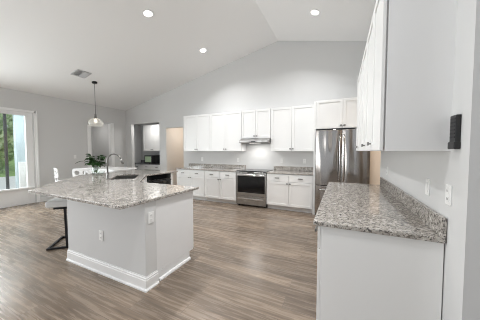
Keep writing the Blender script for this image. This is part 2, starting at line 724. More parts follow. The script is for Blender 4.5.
mb = MB()
base_y(mb, XL, Y_REAR, DOOR[0] - 0.1, 1)
base_y(mb, XL, DOOR[1] + 0.09, HALL_L[0] - 0.0, 1)
base_y(mb, XL, HALL_L[1] + 0.1, YB, 1)
struct('baseboard_left', mb, M['trim'], label='white baseboard along the left wall', bevel=0.003)
mb = MB()
base_x(mb, YB, XL + 0.03, PANTRY[0], -1)
base_x(mb, YB, PANTRY[1], HALL_B[0], -1)
base_x(mb, YB, HALL_B[1], -4.53, -1)
struct('baseboard_back', mb, M['trim'], label='white baseboard along the back wall', bevel=0.003)
mb = MB()
base_x(mb, 1.43, XR, X_FAR, -1)
struct('baseboard_right', mb, M['trim'], label='white baseboard of the near right wall', bevel=0.003)

# ------------------------------------------------------------------ glass door in the left wall (structure)
mb = MB()
y0, y1, zt = DOOR[0], DOOR[1], DOOR[3]
fx0, fx1 = XL - 0.10, XL - 0.02
mb.box(fx0, fx1, y1 - 0.14, y1, 0, zt)
mb.box(fx0, fx1, y0, y0 + 0.14, 0, zt)
mb.box(fx0, fx1, y0 + 0.14, y1 - 0.14, zt - 0.09, zt)
mb.box(fx0, fx1, y0 + 0.14, y1 - 0.14, 0, 0.44)
mb.box(fx0, fx1, 1.36, 1.46, 0.44, zt - 0.09)
d1 = struct('door_1', mb, M['trim'], label='white framed glass door to the patio', bevel=0.004)
mb = MB()
mb.box(XL - 0.075, XL - 0.065, y0 + 0.14, 1.36, 0.44, zt - 0.09)
mb.box(XL - 0.075, XL - 0.065, 1.46, y1 - 0.14, 0.44, zt - 0.09)
mb.build('glass_pane', M['glass'], d1)
mb = MB()
mb.box(XL - 0.05, XL + 0.05, y0 + 0.02, y1 - 0.02, 0.42, 0.46)
mb.build('sill', M['trim'], d1, bevel=0.004)
mb = MB()
mb.box(XL, XL + 0.02, y1 + 0.025, y1 + 0.09, 0, zt + 0.06)
mb.box(XL, XL + 0.02, y0 - 0.09, y0 - 0.025, 0, zt + 0.06)
mb.box(XL, XL + 0.02, y0 - 0.09, y1 + 0.09, zt, zt + 0.06)
mb.box(XL + 0.02, XL + 0.04, y1 + 0.06, y1 + 0.09, 0, zt + 0.06)
struct('trim_3', mb, M['trim'], label='white casing around the glass door', bevel=0.004)

# outside
mb = MB()
mb.box(-17.0, XL - T, -6, 12, -0.12, -0.02)
struct('ground_patio', mb, M['patio'], label='pale concrete patio outside the glass door')
mb = MB()
mb.box(-60, -17.0, -40, 40, -0.14, -0.04)
struct('ground_lawn', mb, M['lawn'], label='green lawn beyond the patio')
mb = MB()
mb.box(-8.85, -8.70, 2.81, 3.45, -0.02, 3.0)
struct('wall_patio_column', mb, M['stucco'], label='pale blue stucco column on the patio')
mb = MB()
mb.box(-8.87, -8.66, 2.84, 3.22, -0.02, 1.1)
struct('trim_4', mb, M['trim'], label='white low panel at the foot of the patio column', bevel=0.01)
mb = MB()
mb.box(-10.84, -10.76, 3.19, 3.26, -0.02, 3.1)
mb.box(-10.87, -10.73, 3.16, 3.29, -0.02, 0.02)
tag(mb.build('screen_post', M['bronze'], bevel=0.006), 'dark bronze screen post standing on the patio', 'post')


def bush(name, label, c, rx, rz, n, trunk):
    t = thing(name, label, 'tree' if trunk else 'shrub', (c[0], c[1], -0.04), 0, 'trees and shrubs beyond the patio')
    m_ = MB()
    for _ in range(n):
        th, ph = random.uniform(0, 2 * PI), math.acos(random.uniform(-1, 1))
        r = random.uniform(0.55, 1.0)
        p = Vector((rx * r * math.sin(ph) * math.cos(th), rx * r * math.sin(ph) * math.sin(th), trunk + rz + rz * r * math.cos(ph)))
        a = Vector((random.uniform(-1, 1), random.uniform(-1, 1), random.uniform(-1, 1))).normalized() * random.uniform(0.16, 0.3)
        b = a.orthogonal().normalized() * random.uniform(0.08, 0.14)
        nn = a.cross(b).normalized() * 0.03
        m_.quad(p - a, p + b + nn, p + a, p - b + nn)
    m_.build('foliage', M['foliage'], t)
    m_ = MB()
    m_.tube([(0, 0, 0), (0.05, 0.02, trunk * 0.6 + 0.2), (0, 0.05, trunk + rz)], [0.14, 0.11, 0.05])
    m_.build('trunk', M['bark'], t)


bush('garden_tree', 'leafy tree seen above the lawn through the left edge of the glass', (-24.5, 7.2), 2.2, 2.3, 2600, 0.6)
bush('garden_tree', 'second leafy tree farther left beyond the patio', (-27, 12.5), 2.4, 2.2, 2200, 0.9)
bush('garden_tree', 'leafy tree behind the dark screen post', (-27, 1.8), 2.6, 2.2, 2200, 0.9)
bush('garden_shrub', 'round green shrub at the edge of the lawn near the screen post', (-20.5, 5.2), 0.9, 0.55, 800, 0.0)
bush('garden_shrub', 'wide green shrub on the lawn below the tree', (-20.5, 8.6), 1.2, 0.6, 800, 0.0)

# ------------------------------------------------------------------ cabinets
def shaker(mb, x0, x1, z0, z1, yf, th=0.02, rail=0.058):
    """shaker door front facing -y, outer face at yf - th"""
    a, b = yf - th, yf
    mb.box(x0, x0 + rail, a, b, z0, z1)
    mb.box(x1 - rail, x1, a, b, z0, z1)
    mb.box(x0 + rail, x1 - rail, a, b, z1 - rail, z1)
    mb.box(x0 + rail, x1 - rail, a, b, z0, z0 + rail)
    mb.box(x0 + rail, x1 - rail, a + 0.009, b, z0 + rail, z1 - rail)


def knob(x, y, z, parent):
    m_ = MB()
    m_.obox((x, y - 0.008, z), (0.006, 0, 0), (0, 0.008, 0), (0, 0, 0.006))
    m_.box(x - 0.02, x + 0.02, y - 0.030, y - 0.016, z - 0.014, z + 0.014)
    m_.build('knob', M['nickel'], parent, bevel=0.003)


def pull(x, y, z, parent, w=0.11):
    m_ = MB()
    for s in (-1, 1):
        m_.box(x + s * w * 0.32 - 0.005, x + s * w * 0.32 + 0.005, y - 0.024, y, z - 0.005, z + 0.005)
    m_.box(x - w / 2, x + w / 2, y - 0.034, y - 0.022, z - 0.011, z + 0.011)
    m_.build('handle', M['nickel'], parent, bevel=0.003)


def base_unit(label, loc, rz, w, depth=0.60, ndoors=2, drawers=True, group=None, left_end=False):
    """unit with its front at local y = 0, running to +y; local x from 0 to w"""
    t = thing('base_cabinet', label, 'cabinet', loc, rz, group)
    m_ = MB()
    m_.box(0, w, 0.0, depth, 0.105, 0.881)
    m_.build('cabinet_body', M['cabinet_side'], t)
    m_ = MB()
    m_.box(0.002, w - 0.002, 0.07, depth, 0, 0.105)
    m_.build('toe_kick', M['cabinet_side'], t)
    dw = w / ndoors
    g = 0.003
    for i in range(ndoors):
        a, b = i * dw + g, (i + 1) * dw - g
        ztop = 0.69 if drawers else 0.864
        m_ = MB()
        shaker(m_, a, b, 0.115, ztop, -0.001)
        d = m_.build('door', M['cabinet'], t, bevel=0.0025)
        inner = b - 0.03 if i % 2 == 0 else a + 0.03
        knob(inner, -0.021, ztop - 0.035, d)
        if drawers:
            m_ = MB()
            m_.box(a, b, -0.021, -0.001, 0.698, 0.864)
            dr = m_.build('drawer', M['cabinet'], t, bevel=0.0025)
            pull((a + b) / 2, -0.021, 0.785, dr)
    return t


def upper_unit(label, loc, rz, w, z0, z1, depth, ndoors, group=None, hinge=None):
    t = thing('wall_cabinet', label, 'cabinet', loc, rz, group)
    m_ = MB()
    m_.box(0, w, 0.0, depth, z0, z1)
    m_.box(0.03, w - 0.03, -0.0095, 0.0, z0 + 0.03, z1 - 0.03)
    m_.build('cabinet_body', M['cabinet_side'], t)
    dw = w / ndoors
    g = 0.003
    for i in range(ndoors):
        a, b = i * dw + g, (i + 1) * dw - g
        m_ = MB()
        shaker(m_, a, b, z0 + 0.003, z1 - 0.003, -0.010)
        d = m_.build('door', M['cabinet'], t, bevel=0.0025)
        if ndoors == 1:
            kx = a + 0.03 if hinge == 'r' else b - 0.03
        else:
            kx = b - 0.03 if i % 2 == 0 else a + 0.03
        knob(kx, -0.030, z0 + 0.06, d)
    return t


BF = 4.98     # base cabinet front plane on the back wall
UF = 5.27     # wall cabinet front plane
UZ0, UZ1 = 1.424, 2.52
DB = YB - BF - 0.005
DU = YB - UF - 0.003
GB = 'white base cabinets on the back wall'
GU = 'white wall cabinets on the back wall'
base_unit('white two-door base cabinet at the left end of the back row', (-4.51, BF, 0), 0, 1.015, DB, 2, True, GB)
base_unit('white two-door base cabinet directly left of the range', (-3.49, BF, 0), 0, 1.005, DB, 2, True, GB)
base_unit('white two-door base cabinet between the range and refrigerator', (-1.645, BF, 0), 0, 1.085, DB, 2, True, GB)
upper_unit('white tall wall cabinet at the left end of the back row', (-4.46, UF, 0), 0, 0.975, UZ0, UZ1, DU, 2, GU)
upper_unit('white tall wall cabinet directly left of the range hood', (-3.48, UF, 0), 0, 1.015, UZ0, UZ1, DU, 2, GU)
upper_unit('short white wall cabinet above the range hood', (-2.46, UF, 0), 0, 0.82, 1.765, UZ1, DU, 2, GU)
upper_unit('white tall wall cabinet right of the range hood', (-1.635, UF, 0), 0, 1.07, UZ0, UZ1, DU, 2, GU)

# refrigerator enclosure
FF = 4.98
m_ = MB()
m_.box(-0.556, -0.512, FF - 0.02, YB - 0.003, 0, 2.52)
tag(m_.build('end_panel', M['cabinet'], bevel=0.002), 'tall white panel between base cabinet and refrigerator', 'panel')
upper_unit('deep white cabinet above the stainless refrigerator', (-0.51, FF, 0), 0, 1.06, 1.91, 2.53, YB - FF - 0.003, 2, GU)

# ------------------------------------------------------------------ counters on the back wall
def counter(name, poly, label, holes=None, dz=0.0):
    m_ = MB()
    if holes:
        m_.slab_hole(poly, holes, 0.882 + dz, 0.914 + dz)
    else:
        m_.prism(poly, 0.882, 0.914)
    return tag(m_.build(name, M['granite'], bevel=0.006), label, 'countertop')


CF = BF - 0.035
counter('granite_countertop', [(-4.53, CF), (-2.475, CF), (-2.475, YB - 0.003), (-4.53, YB - 0.003)], 'speckled granite countertop on the back wall left of the range')
counter('granite_countertop', [(-1.642, CF), (-0.558, CF), (-0.558, YB - 0.003), (-1.642, YB - 0.003)], 'speckled granite countertop between range and refrigerator')
for x0, x1, lab in ((-4.53, -2.475, 'low granite backsplash strip on the back wall left of the range'), (-1.642, -0.558, 'low granite backsplash strip right of the range')):
    m_ = MB()
    m_.box(x0, x1, YB - 0.025, YB - 0.003, 0.915, 1.025)
    tag(m_.build('backsplash', M['granite'], bevel=0.003), lab, 'backsplash')

# ------------------------------------------------------------------ range
def lbl(o, s):
    o['label'] = s
    return o


t = thing('range', 'stainless electric range with black oven window under the hood', 'stove', (-2.058, BF, 0))
hw = 0.408
m_ = MB()
m_.box(-hw, hw, 0, 0.58, 0.03, 0.90)
for sx in (-1, 1):
    for yy in (0.05, 0.52):
        m_.box(sx * (hw - 0.05) - 0.02, sx * (hw - 0.05) + 0.02, yy - 0.02, yy + 0.02, 0, 0.03)
m_.build('body', M['black_metal'], t, bevel=0.003)
m_ = MB()
m_.box(-hw, hw, -0.03, 0.585, 0.90, 0.922)
ct = m_.build('cooktop', M['black_glass'], t, bevel=0.004, label='black glass cooktop')
for bx, by, br in ((-0.2, 0.14, 0.105), (0.2, 0.14, 0.085), (-0.2, 0.41, 0.085), (0.2, 0.41, 0.105)):
    m_ = MB()
    m_.lathe([(br, 0.9222), (br, 0.9228), (br - 0.008, 0.9228), (br - 0.008, 0.9222)], (bx, by, 0), 28)
    m_.build('burner', M['vent_dark'], ct)
m_ = MB()
m_.extrude_y([(-hw, 0.862), (hw, 0.862), (hw, 0.897), (-hw, 0.897)], -0.045, -0.002)
cp = m_.build('control_panel', M['steel_h'], t, bevel=0.006)
m_ = MB()
m_.box(-0.09, 0.09, -0.047, -0.044, 0.868, 0.892)
m_.build('display', M['black_glass'], cp)
for kx in (-0.33, -0.24, 0.24, 0.33):
    m_ = MB()
    m_.tube([(kx, -0.045, 0.88), (kx, -0.06, 0.88)], 0.013, 14)
    m_.build('control_knob', M['chrome'], cp, bevel=0.002)
m_ = MB()
m_.box(-hw, hw, -0.04, -0.002, 0.28, 0.36)
m_.box(-hw, hw, -0.04, -0.002, 0.79, 0.857)
m_.box(-hw, -hw + 0.035, -0.04, -0.002, 0.36, 0.79)
m_.box(hw - 0.035, hw, -0.04, -0.002, 0.36, 0.79)
od = m_.build('oven_door', M['steel_h'], t, bevel=0.003)
m_ = MB()
m_.box(-hw + 0.035, hw - 0.035, -0.036, -0.004, 0.36, 0.79)
m_.build('oven_window', M['black_glass'], od)
m_ = MB()
m_.tube([(-hw + 0.02, -0.085, 0.825), (hw - 0.02, -0.085, 0.825)], 0.013, 12)
for s in (-1, 1):
    m_.box(s * (hw - 0.06) - 0.01, s * (hw - 0.06) + 0.01, -0.085, -0.04, 0.815, 0.835)
m_.build('handle', M['chrome'], od, smooth=False)
m_ = MB()
m_.box(-hw, hw, -0.04, -0.002, 0.05, 0.27)
wd = m_.build('drawer', M['steel_h'], t, bevel=0.004)
m_ = MB()
m_.box(-hw + 0.06, hw - 0.06, -0.062, -0.04, 0.195, 0.215)
m_.build('handle', M['chrome'], wd, bevel=0.003)

# ------------------------------------------------------------------ range hood
t = thing('range_hood', 'slim stainless range hood under the short wall cabinet', 'range hood', (-2.05, UF, 1.64))
m_ = MB()
prof = [(0.30, 0.0), (-0.17, 0.0), (-0.19, 0.015), (-0.19, 0.055), (-0.05, 0.12), (0.30, 0.12)]
a = [m_.bm.verts.new((-0.41, y, z)) for y, z in prof]
b = [m_.bm.verts.new((0.41, y, z)) for y, z in prof]
m_.bm.faces.new(a)
m_.bm.faces.new(b[::-1])
for i in range(len(prof)):
    j = (i + 1) % len(prof)
    m_.bm.faces.new((a[i], b[i], b[j], a[j]))
m_.build('hood_body', M['steel_h'], t, bevel=0.004)
m_ = MB()
m_.box(-0.36, 0.36, -0.01, 0.27, -0.006, 0.0)
m_.build('filter', M['vent_dark'], t)
m_ = MB()
m_.box(-0.15, 0.15, -0.10, -0.03, -0.006, 0.0)
m_.build('lamp_lens', M['hood_lens'], t)
m_ = MB()
m_.box(-0.06, 0.06, -0.194, -0.19, 0.024, 0.046)
m_.build('switch_strip', M['black'], t)
area('hood_lamp', (-2.05, UF - 0.06, 1.625), (0, 0, 0), 0.3, 0.06, 5.0, (1, 0.98, 0.95))

# ------------------------------------------------------------------ refrigerator
FX0, FX1 = -0.495, 0.515
FY = 4.83
t = thing('refrigerator', 'stainless french door refrigerator beside the white tall panel', 'refrigerator', ((FX0 + FX1) / 2, FY, 0))
w2 = (FX1 - FX0) / 2
m_ = MB()
m_.box(-w2 + 0.005, w2 - 0.005, 0.05, 0.72, 0.03, 1.86)
m_.box(-w2 + 0.03, w2 - 0.03, 0.08, 0.7, 0, 0.03)
m_.build('cabinet_body', M['black_metal'], t, bevel=0.004)


def curved_door(m_, x0, x1, z0, z1, bulge=0.03, n=10):
    front = []
    for i in range(n + 1):
        u = i / n
        x = x0 + (x1 - x0) * u
        front.append((x, -bulge * (1 - (2 * u - 1) ** 2) - 0.002))
    poly = front + [(x1, 0.048), (x0, 0.048)]
    m_.prism(poly, z0, z1)


for s, (a, b) in ((-1, (-w2, -0.004)), (1, (0.004, w2))):
    m_ = MB()
    curved_door(m_, a, b, 0.70, 1.87)
    d = m_.build('door', M['steel'], t, bevel=0.006)
    m_ = MB()
    hx = s * 0.035
    m_.tube([(hx, -0.005, 0.80), (hx, -0.038, 0.83), (hx, -0.042, 0.95), (hx, -0.042, 1.62), (hx, -0.038, 1.74), (hx, -0.005, 1.77)], 0.011, 12)
    m_.build('handle', M['chrome'], d, smooth=True)
m_ = MB()
curved_door(m_, -w2, w2, 0.06, 0.685)
d = m_.build('freezer_drawer', M['steel'], t, bevel=0.006)
m_ = MB()
m_.tube([(-w2 + 0.08, -0.012, 0.61), (-w2 + 0.1, -0.07, 0.61), (w2 - 0.1, -0.07, 0.61), (w2 - 0.08, -0.012, 0.61)], 0.014, 12)
m_.build('handle', M['chrome'], d, smooth=True)

# ------------------------------------------------------------------ peninsula on the right
PX0 = -0.178
PY0, PY1 = 1.625, 3.83
counter('granite_countertop', [(PX0, PY0), (XR - 0.003, PY0), (XR - 0.003, PY1), (PX0, PY1)], 'long speckled granite countertop along the right wall in the foreground')
m_ = MB()
m_.box(XR - 0.026, XR - 0.003, PY0 + 0.002, PY1, 0.915, 1.035)
tag(m_.build('backsplash', M['granite'], bevel=0.003), 'granite backsplash strip against the right wall', 'backsplash')
PB = -0.128     # front plane of the base cabinets, facing -x
RZN = -PI / 2   # local -y -> world -x, local +x -> world -y
GP = 'white base cabinets under the right countertop'
ylist = [(3.80, 0.71), (3.085, 0.71), (2.37, 0.70)]
for k, (ys, w) in enumerate(ylist):
    base_unit(['white base cabinet under the right countertop nearest the refrigerator', 'middle white base cabinet under the right countertop', 'white base cabinet under the right countertop nearest the camera'][k],
              (PB, ys, 0), RZN, w, XR - PB - 0.004, 2, True, GP)
m_ = MB()
m_.box(PB + 0.014, XR - 0.006, PY0 + 0.02, PY0 + 0.038, 0.0, 0.881)
tag(m_.build('end_panel', M['cabinet'], bevel=0.002), 'plain white end panel below the near granite edge on the right', 'panel')

# wall cabinets on the right wall
UX = 0.254
UR0, UR1 = 1.43, 2.60
GR = 'white wall cabinets on the right wall'
upper_unit('white wall cabinet on the right wall with a plain end panel facing the camera', (UX, 2.10, 0), RZN, 0.47, UR0, UR1, XR - UX, 1, GR, 'r')
upper_unit('middle white double-door wall cabinet on the right wall', (UX, 3.09, 0), RZN, 0.985, UR0, UR1, XR - UX, 2, GR)
upper_unit('white wall cabinet on the right wall farthest from the camera', (UX, 4.02, 0), RZN, 0.925, UR0, UR1, XR - UX, 2, GR)


# ------------------------------------------------------------------ outlets and switches
def plate(name, label, cat, loc, rz, kind, group='white wall plates'):
    """plate facing local -y"""
    t_ = thing(name, label, cat, loc, rz, group)
    m_ = MB()
    m_.box(-0.036, 0.036, -0.006, 0, -0.058, 0.058)
    m_.build('cover_plate', M['plastic'], t_, bevel=0.002)
    if kind == 'outlet':
        for s in (-1, 1):
            m_ = MB()
            m_.box(-0.017, 0.017, -0.009, -0.006, s * 0.024 - 0.015, s * 0.024 + 0.015)
            r = m_.build('socket', M['plastic'], t_, bevel=0.001)
            m_ = MB()
            m_.box(-0.008, -0.005, -0.0095, -0.009, s * 0.024 - 0.006, s * 0.024 + 0.007)
            m_.box(0.005, 0.008, -0.0095, -0.009, s * 0.024 - 0.006, s * 0.024 + 0.007)
            m_.build('slot', M['slot'], r)
    else:
        m_ = MB()
        m_.box(-0.017, 0.017, -0.010, -0.006, -0.034, 0.034)
        m_.build('rocker', M['plastic'], t_, bevel=0.002)
    return t_


plate('wall_outlet', 'white outlet above the far end of the right backsplash', 'outlet', (XR, 3.43, 1.16), RZN, 'outlet')
plate('light_switch', 'white switch plate on the right wall above the backsplash middle', 'switch', (XR, 1.955, 1.17), RZN, 'switch')
plate('wall_outlet', 'white outlet on the right wall beside the near end of backsplash', 'outlet', (XR, 1.625, 1.175), RZN, 'outlet')
plate('wall_outlet', 'white outlet low on the grey front of the island', 'outlet', (-2.50, 1.489, 0.45), 0, 'outlet')
plate('wall_outlet', 'white outlet on the narrow end of the island half wall', 'outlet', (-1.773, 1.56, 0.74), PI / 2, 'outlet')
plate('light_switch', 'white switch plate on the left wall behind the dining chairs', 'switch', (XL, 3.79, 1.25), PI / 2, 'switch')
plate('wall_outlet', 'white outlet on the back wall at the left end of the counter', 'outlet', (-4.0, YB, 1.17), 0, 'outlet')
plate('wall_outlet', 'white outlet on the back wall just left of the range', 'outlet', (-2.72, YB, 1.17), 0, 'outlet')
plate('wall_outlet', 'white outlet on the back wall just right of the range', 'outlet', (-1.42, YB, 1.17), 0, 'outlet')
plate('wall_outlet', 'white outlet on the back wall nearest the refrigerator panel', 'outlet', (-0.84, YB, 1.17), 0, 'outlet')

# black device on the right wall
t = thing('remote_holder', 'black ribbed device mounted on the right wall beside the cabinet end', 'wall device', (XR, 1.555, 1.44), RZN)
m_ = MB()
m_.box(-0.036, 0.036, -0.022, 0, 0.03, 0.185)
m_.build('body', M['black'], t, bevel=0.004)
m_ = MB()
for k in range(6):
    m_.box(-0.028, 0.028, -0.024, -0.022, 0.06 + k * 0.02, 0.07 + k * 0.02)
m_.build('ribs', M['black_metal'], t, bevel=0.001)
m_ = MB()
m_.box(-0.04, 0.04, -0.028, 0, 0.0, 0.04)
m_.build('cradle', M['black'], t, bevel=0.005)

# ------------------------------------------------------------------ island
isl = thing('kitchen_island', 'grey angled island with white baseboard in the foreground left', 'island', (0, 0, 0))
HX = -1.775      # end plane of the half wall
HO = [(HX, 1.49), (HX, 1.635), (-3.175, 1.635), (-4.52, 2.98), (-4.52, 3.90), (-4.66, 3.90), (-4.66, 2.94), (-3.21, 1.49)]
m_ = MB()
m_.prism(HO, 0, 0.907)
m_.build('half_wall', M['wall'], isl, bevel=0.004)
m_ = MB()
CABTOP = [(HX - 0.012, 1.636), (HX - 0.012, 2.265), (-2.88, 2.265), (-3.69, 3.075), (-3.69, 3.165), (-4.518, 3.165), (-4.518, 2.982), (-3.173, 1.636)]
m_.prism(CABTOP, 0.105, 0.907, top=False)
m_.build('cabinet_body', M['cabinet_side'], isl)
m_ = MB()
m_.prism([(HX - 0.012, 1.636), (HX - 0.012, 2.19), (-2.91, 2.19), (-3.77, 3.05), (-3.77, 3.165), (-4.518, 3.165), (-4.518, 2.982), (-3.173, 1.636)], 0, 0.104)
m_.build('toe_kick', M['cabinet_side'], isl)
m_ = MB()
m_.box(-4.518, -3.67, 3.84, 3.90, 0, 0.907)
m_.build('end_panel', M['cabinet'], isl, bevel=0.002)


def moulding(m_, path, profile):
    """(offset, height) profile swept along an open path with mitred corners, outward = right-hand side of travel"""
    pts = [Vector((*p, 0)) for p in path]
    n = len(pts)
    rings = []
    for i in range(n):
        d0 = (pts[i] - pts[i - 1]).normalized() if i else None
        d1 = (pts[i + 1] - pts[i]).normalized() if i < n - 1 else None
        n0 = Vector((d0.y, -d0.x, 0)) if d0 else None
        n1 = Vector((d1.y, -d1.x, 0)) if d1 else None
        if n0 and n1:
            bi = (n0 + n1).normalized()
            o = bi / bi.dot(n0)
        else:
            o = n0 or n1
        rings.append([m_.bm.verts.new(pts[i] + o * t_ + Vector((0, 0, h))) for t_, h in profile])
    k = len(profile)
    for p, q in zip(rings, rings[1:]):
        for i in range(k):
            j = (i + 1) % k
            m_.bm.faces.new((p[i], q[i], q[j], p[j]))
    m_.bm.faces.new(rings[0])
    m_.bm.faces.new(rings[-1][::-1])


PATH = [(-4.66, 3.90), (-4.66, 2.94), (-3.21, 1.49), (HX, 1.49), (HX, 1.637)]
PATH = [(p[0], p[1]) for p in PATH]
m_ = MB()
moulding(m_, PATH, [(0.0005, 0), (0.028, 0), (0.028, 0.014), (0.016, 0.026), (0.016, 0.108), (0.012, 0.114), (0.012, 0.128), (0.006, 0.136), (0.005, 0.145), (0.0005, 0.145)])
m_.build('baseboard', M['trim'], isl)
m_ = MB()
moulding(m_, [(HX - 0.012, 1.667), (HX - 0.012, 2.195)], [(0.0005, 0), (0.02, 0), (0.019, 0.012), (0.012, 0.026), (0.0005, 0.032)])
m_.build('shoe_molding', M['trim'], isl)
# doors on the working side of the island
m_ = None
for k in range(2):
    a = HX - 0.02 - k * 0.535
    m_ = MB()
    mm = MB()
    shaker(mm, -a, -a + 0.528, 0.115, 0.72, -2.267)
    d = mm.build('door', M['cabinet'], isl, bevel=0.0025)
    d.matrix_parent_inverse = Matrix.Identity(4)
    d.rotation_euler = (0, 0, PI)
    mm = MB()
    mm.box(-a, -a + 0.528, -2.288, -2.268, 0.73, 0.895)
    dr = mm.build('drawer', M['cabinet'], isl, bevel=0.0025)
    dr.rotation_euler = (0, 0, PI)
    pull(-a + 0.264, -2.288, 0.81, dr)
    knob(-a + (0.03 if k else 0.498), -2.288, 0.685, d)
# doors below the sink on the diagonal
DC = Vector((-3.285, 2.67, 0))
for s in (-1, 1):
    mm = MB()
    shaker(mm, -0.56 if s < 0 else 0.003, -0.003 if s < 0 else 0.56, 0.115, 0.895, -0.002)
    d = mm.build('door', M['cabinet'], isl, bevel=0.0025)
    d.location = DC
    d.rotation_euler = (0, 0, PI * 0.75)
    knob(s * 0.035, -0.022, 0.85, d)

# island countertop with the sink cut out
LV = Vector((-1, 1)).normalized()
TV = Vector((1, 1)).normalized()
SC = Vector((-3.735, 2.715))
SLH, SWH = 0.43, 0.205


def rrect(c, lh, wh, r, n=5):
    out = []
    for sx, sy, a0 in ((1, 1, 0), (-1, 1, 90), (-1, -1, 180), (1, -1, 270)):
        for i in range(n + 1):
            a = math.radians(a0 + 90 * i / n)
            p = c + LV * (sx * (lh - r) + r * math.cos(a)) + TV * (sy * (wh - r) + r * math.sin(a))
            out.append((p.x, p.y))
    return out


ITOP = [(-1.757, 1.214), (-1.742, 2.35), (-2.88, 2.33), (-3.63, 3.10), (-3.63, 4.04), (-4.82, 4.04), (-4.82, 2.46), (-3.54, 1.235)]
counter('granite_countertop', ITOP, 'large angled speckled granite countertop with the sink cut out', [rrect(SC, SLH, SWH, 0.05)], 0.026)

# sink
t = thing('sink', 'undermount stainless double sink in the angled island corner', 'sink', (SC.x, SC.y, 0.69), PI * 0.75)
m_ = MB()
mid = -0.06


def basin(m_, x0, x1, y0, y1, zb, zt, th=0.004):
    m_.box(x0, x1, y0, y1, zb, zb + th)
    m_.box(x0, x0 + th, y0, y1, zb + th, zt)
    m_.box(x1 - th, x1, y0, y1, zb + th, zt)
    m_.box(x0 + th, x1 - th, y0, y0 + th, zb + th, zt)
    m_.box(x0 + th, x1 - th, y1 - th, y1, zb + th, zt)


for i, (a, b) in enumerate(((-SLH - 0.004, -0.012), (0.012, SLH + 0.004))):
    m_ = MB()
    basin(m_, a, b, -SWH - 0.004, SWH + 0.004, 0.0, 0.212)
    bo = m_.build('bowl', M['steel_h'], t)
    m_ = MB()
    m_.lathe([(0.0, 0.006), (0.045, 0.006), (0.05, 0.004)], ((a + b) / 2, 0, 0), 20)
    m_.build('drain', M['chrome'], bo, smooth=True)
m_ = MB()
m_.box(-0.012, 0.012, -SWH, SWH, 0.17, 0.208)
m_.build('divider', M['chrome'], t, bevel=0.004)

# faucet
FB = Vector((-3.69, 2.337))
t = thing('faucet', 'tall gooseneck faucet standing behind the island sink', 'faucet', (FB.x, FB.y, 0.941))
m_ = MB()
m_.lathe([(0.0, 0.0), (0.03, 0.0), (0.03, 0.008), (0.022, 0.02), (0.02, 0.10), (0.015, 0.115), (0.0, 0.115)], seg=18)
m_.build('base', M['nickel'], t, smooth=True)
dv = Vector((0.86, 0.51, 0)).normalized()
pts = [Vector((0, 0, 0.10)), Vector((0, 0, 0.32))]
R_ = 0.115
for i in range(1, 13):
    a = PI * i / 12 * 0.92
    pts.append(dv * (R_ - R_ * math.cos(a)) + Vector((0, 0, 0.32 + R_ * math.sin(a))))
m_ = MB()
m_.tube(pts, 0.0125, 12)
sp = m_.build('spout', M['nickel'], t, smooth=True)
e = pts[-1]
ed = (pts[-1] - pts[-2]).normalized()
m_ = MB()
m_.tube([e - ed * 0.01, e + ed * 0.03, e + ed * 0.09, e + ed * 0.095], [0.014, 0.018, 0.02, 0.012], 12)
m_.build('spray_head', M['nickel'], sp, smooth=True)
m_ = MB()
m_.tube([(0.012, -0.01, 0.075), (0.045, -0.03, 0.085), (0.11, -0.06, 0.12)], [0.009, 0.007, 0.006], 8)
m_.build('lever', M['nickel'], t, smooth=True)

# dishwasher in the far arm of the island, facing +x
t = thing('dishwasher', 'stainless and black dishwasher built into the far arm of island', 'dishwasher', (-3.67, 3.505, 0), PI / 2)
m_ = MB()
m_.box(-0.322, 0.322, 0.03, 0.70, 0.02, 0.895)
m_.box(-0.33, 0.33, 0.06, 0.68, 0, 0.02)
m_.build('tub', M['black_metal'], t)
m_ = MB()
m_.box(-0.327, 0.327, -0.002, 0.03, 0.10, 0.795)
d = m_.build('door', M['dark_steel'], t, bevel=0.005)
m_ = MB()
m_.box(-0.327, 0.327, -0.006, 0.03, 0.80, 0.898)
c_ = m_.build('control_panel', M['black_glass'], t, bevel=0.004)
m_ = MB()
m_.tube([(-0.29, -0.045, 0.76), (0.29, -0.045, 0.76)], 0.012, 10)
for s in (-1, 1):
    m_.box(s * 0.27 - 0.01, s * 0.27 + 0.01, -0.045, 0, 0.75, 0.77)
m_.build('handle', M['black_metal'], d)
m_ = MB()
m_.box(-0.322, 0.322, 0.05, 0.06, 0.0, 0.10)
m_.build('toe_plate', M['black'], t)

# ------------------------------------------------------------------ bar stool
A_ = Vector((-3.79, 1.505, 0))
t = thing('bar_stool', 'bar stool with pale seat and black cantilever frame at the island corner', 'stool', A_, 0)
ux = Vector((1, 1, 0)).normalized()     # towards the island
uy = Vector((-1, 1, 0)).normalized()    # along the island's edge
D_, WD, ZS = 0.235, 0.46, 0.60
r_ = 0.013
Z = Vector((0, 0, 1))


def bar(m_, p, q, h=0.014):
    p, q = Vector(p), Vector(q)
    d = (q - p)
    L = d.length / 2 + h * 0.98
    d.normalize()
    a = d.cross(Z) if abs(d.z) < 0.9 else d.cross(ux)
    a.normalize()
    b = d.cross(a)
    m_.obox((p + q) / 2, d * L, a * h, b * h)


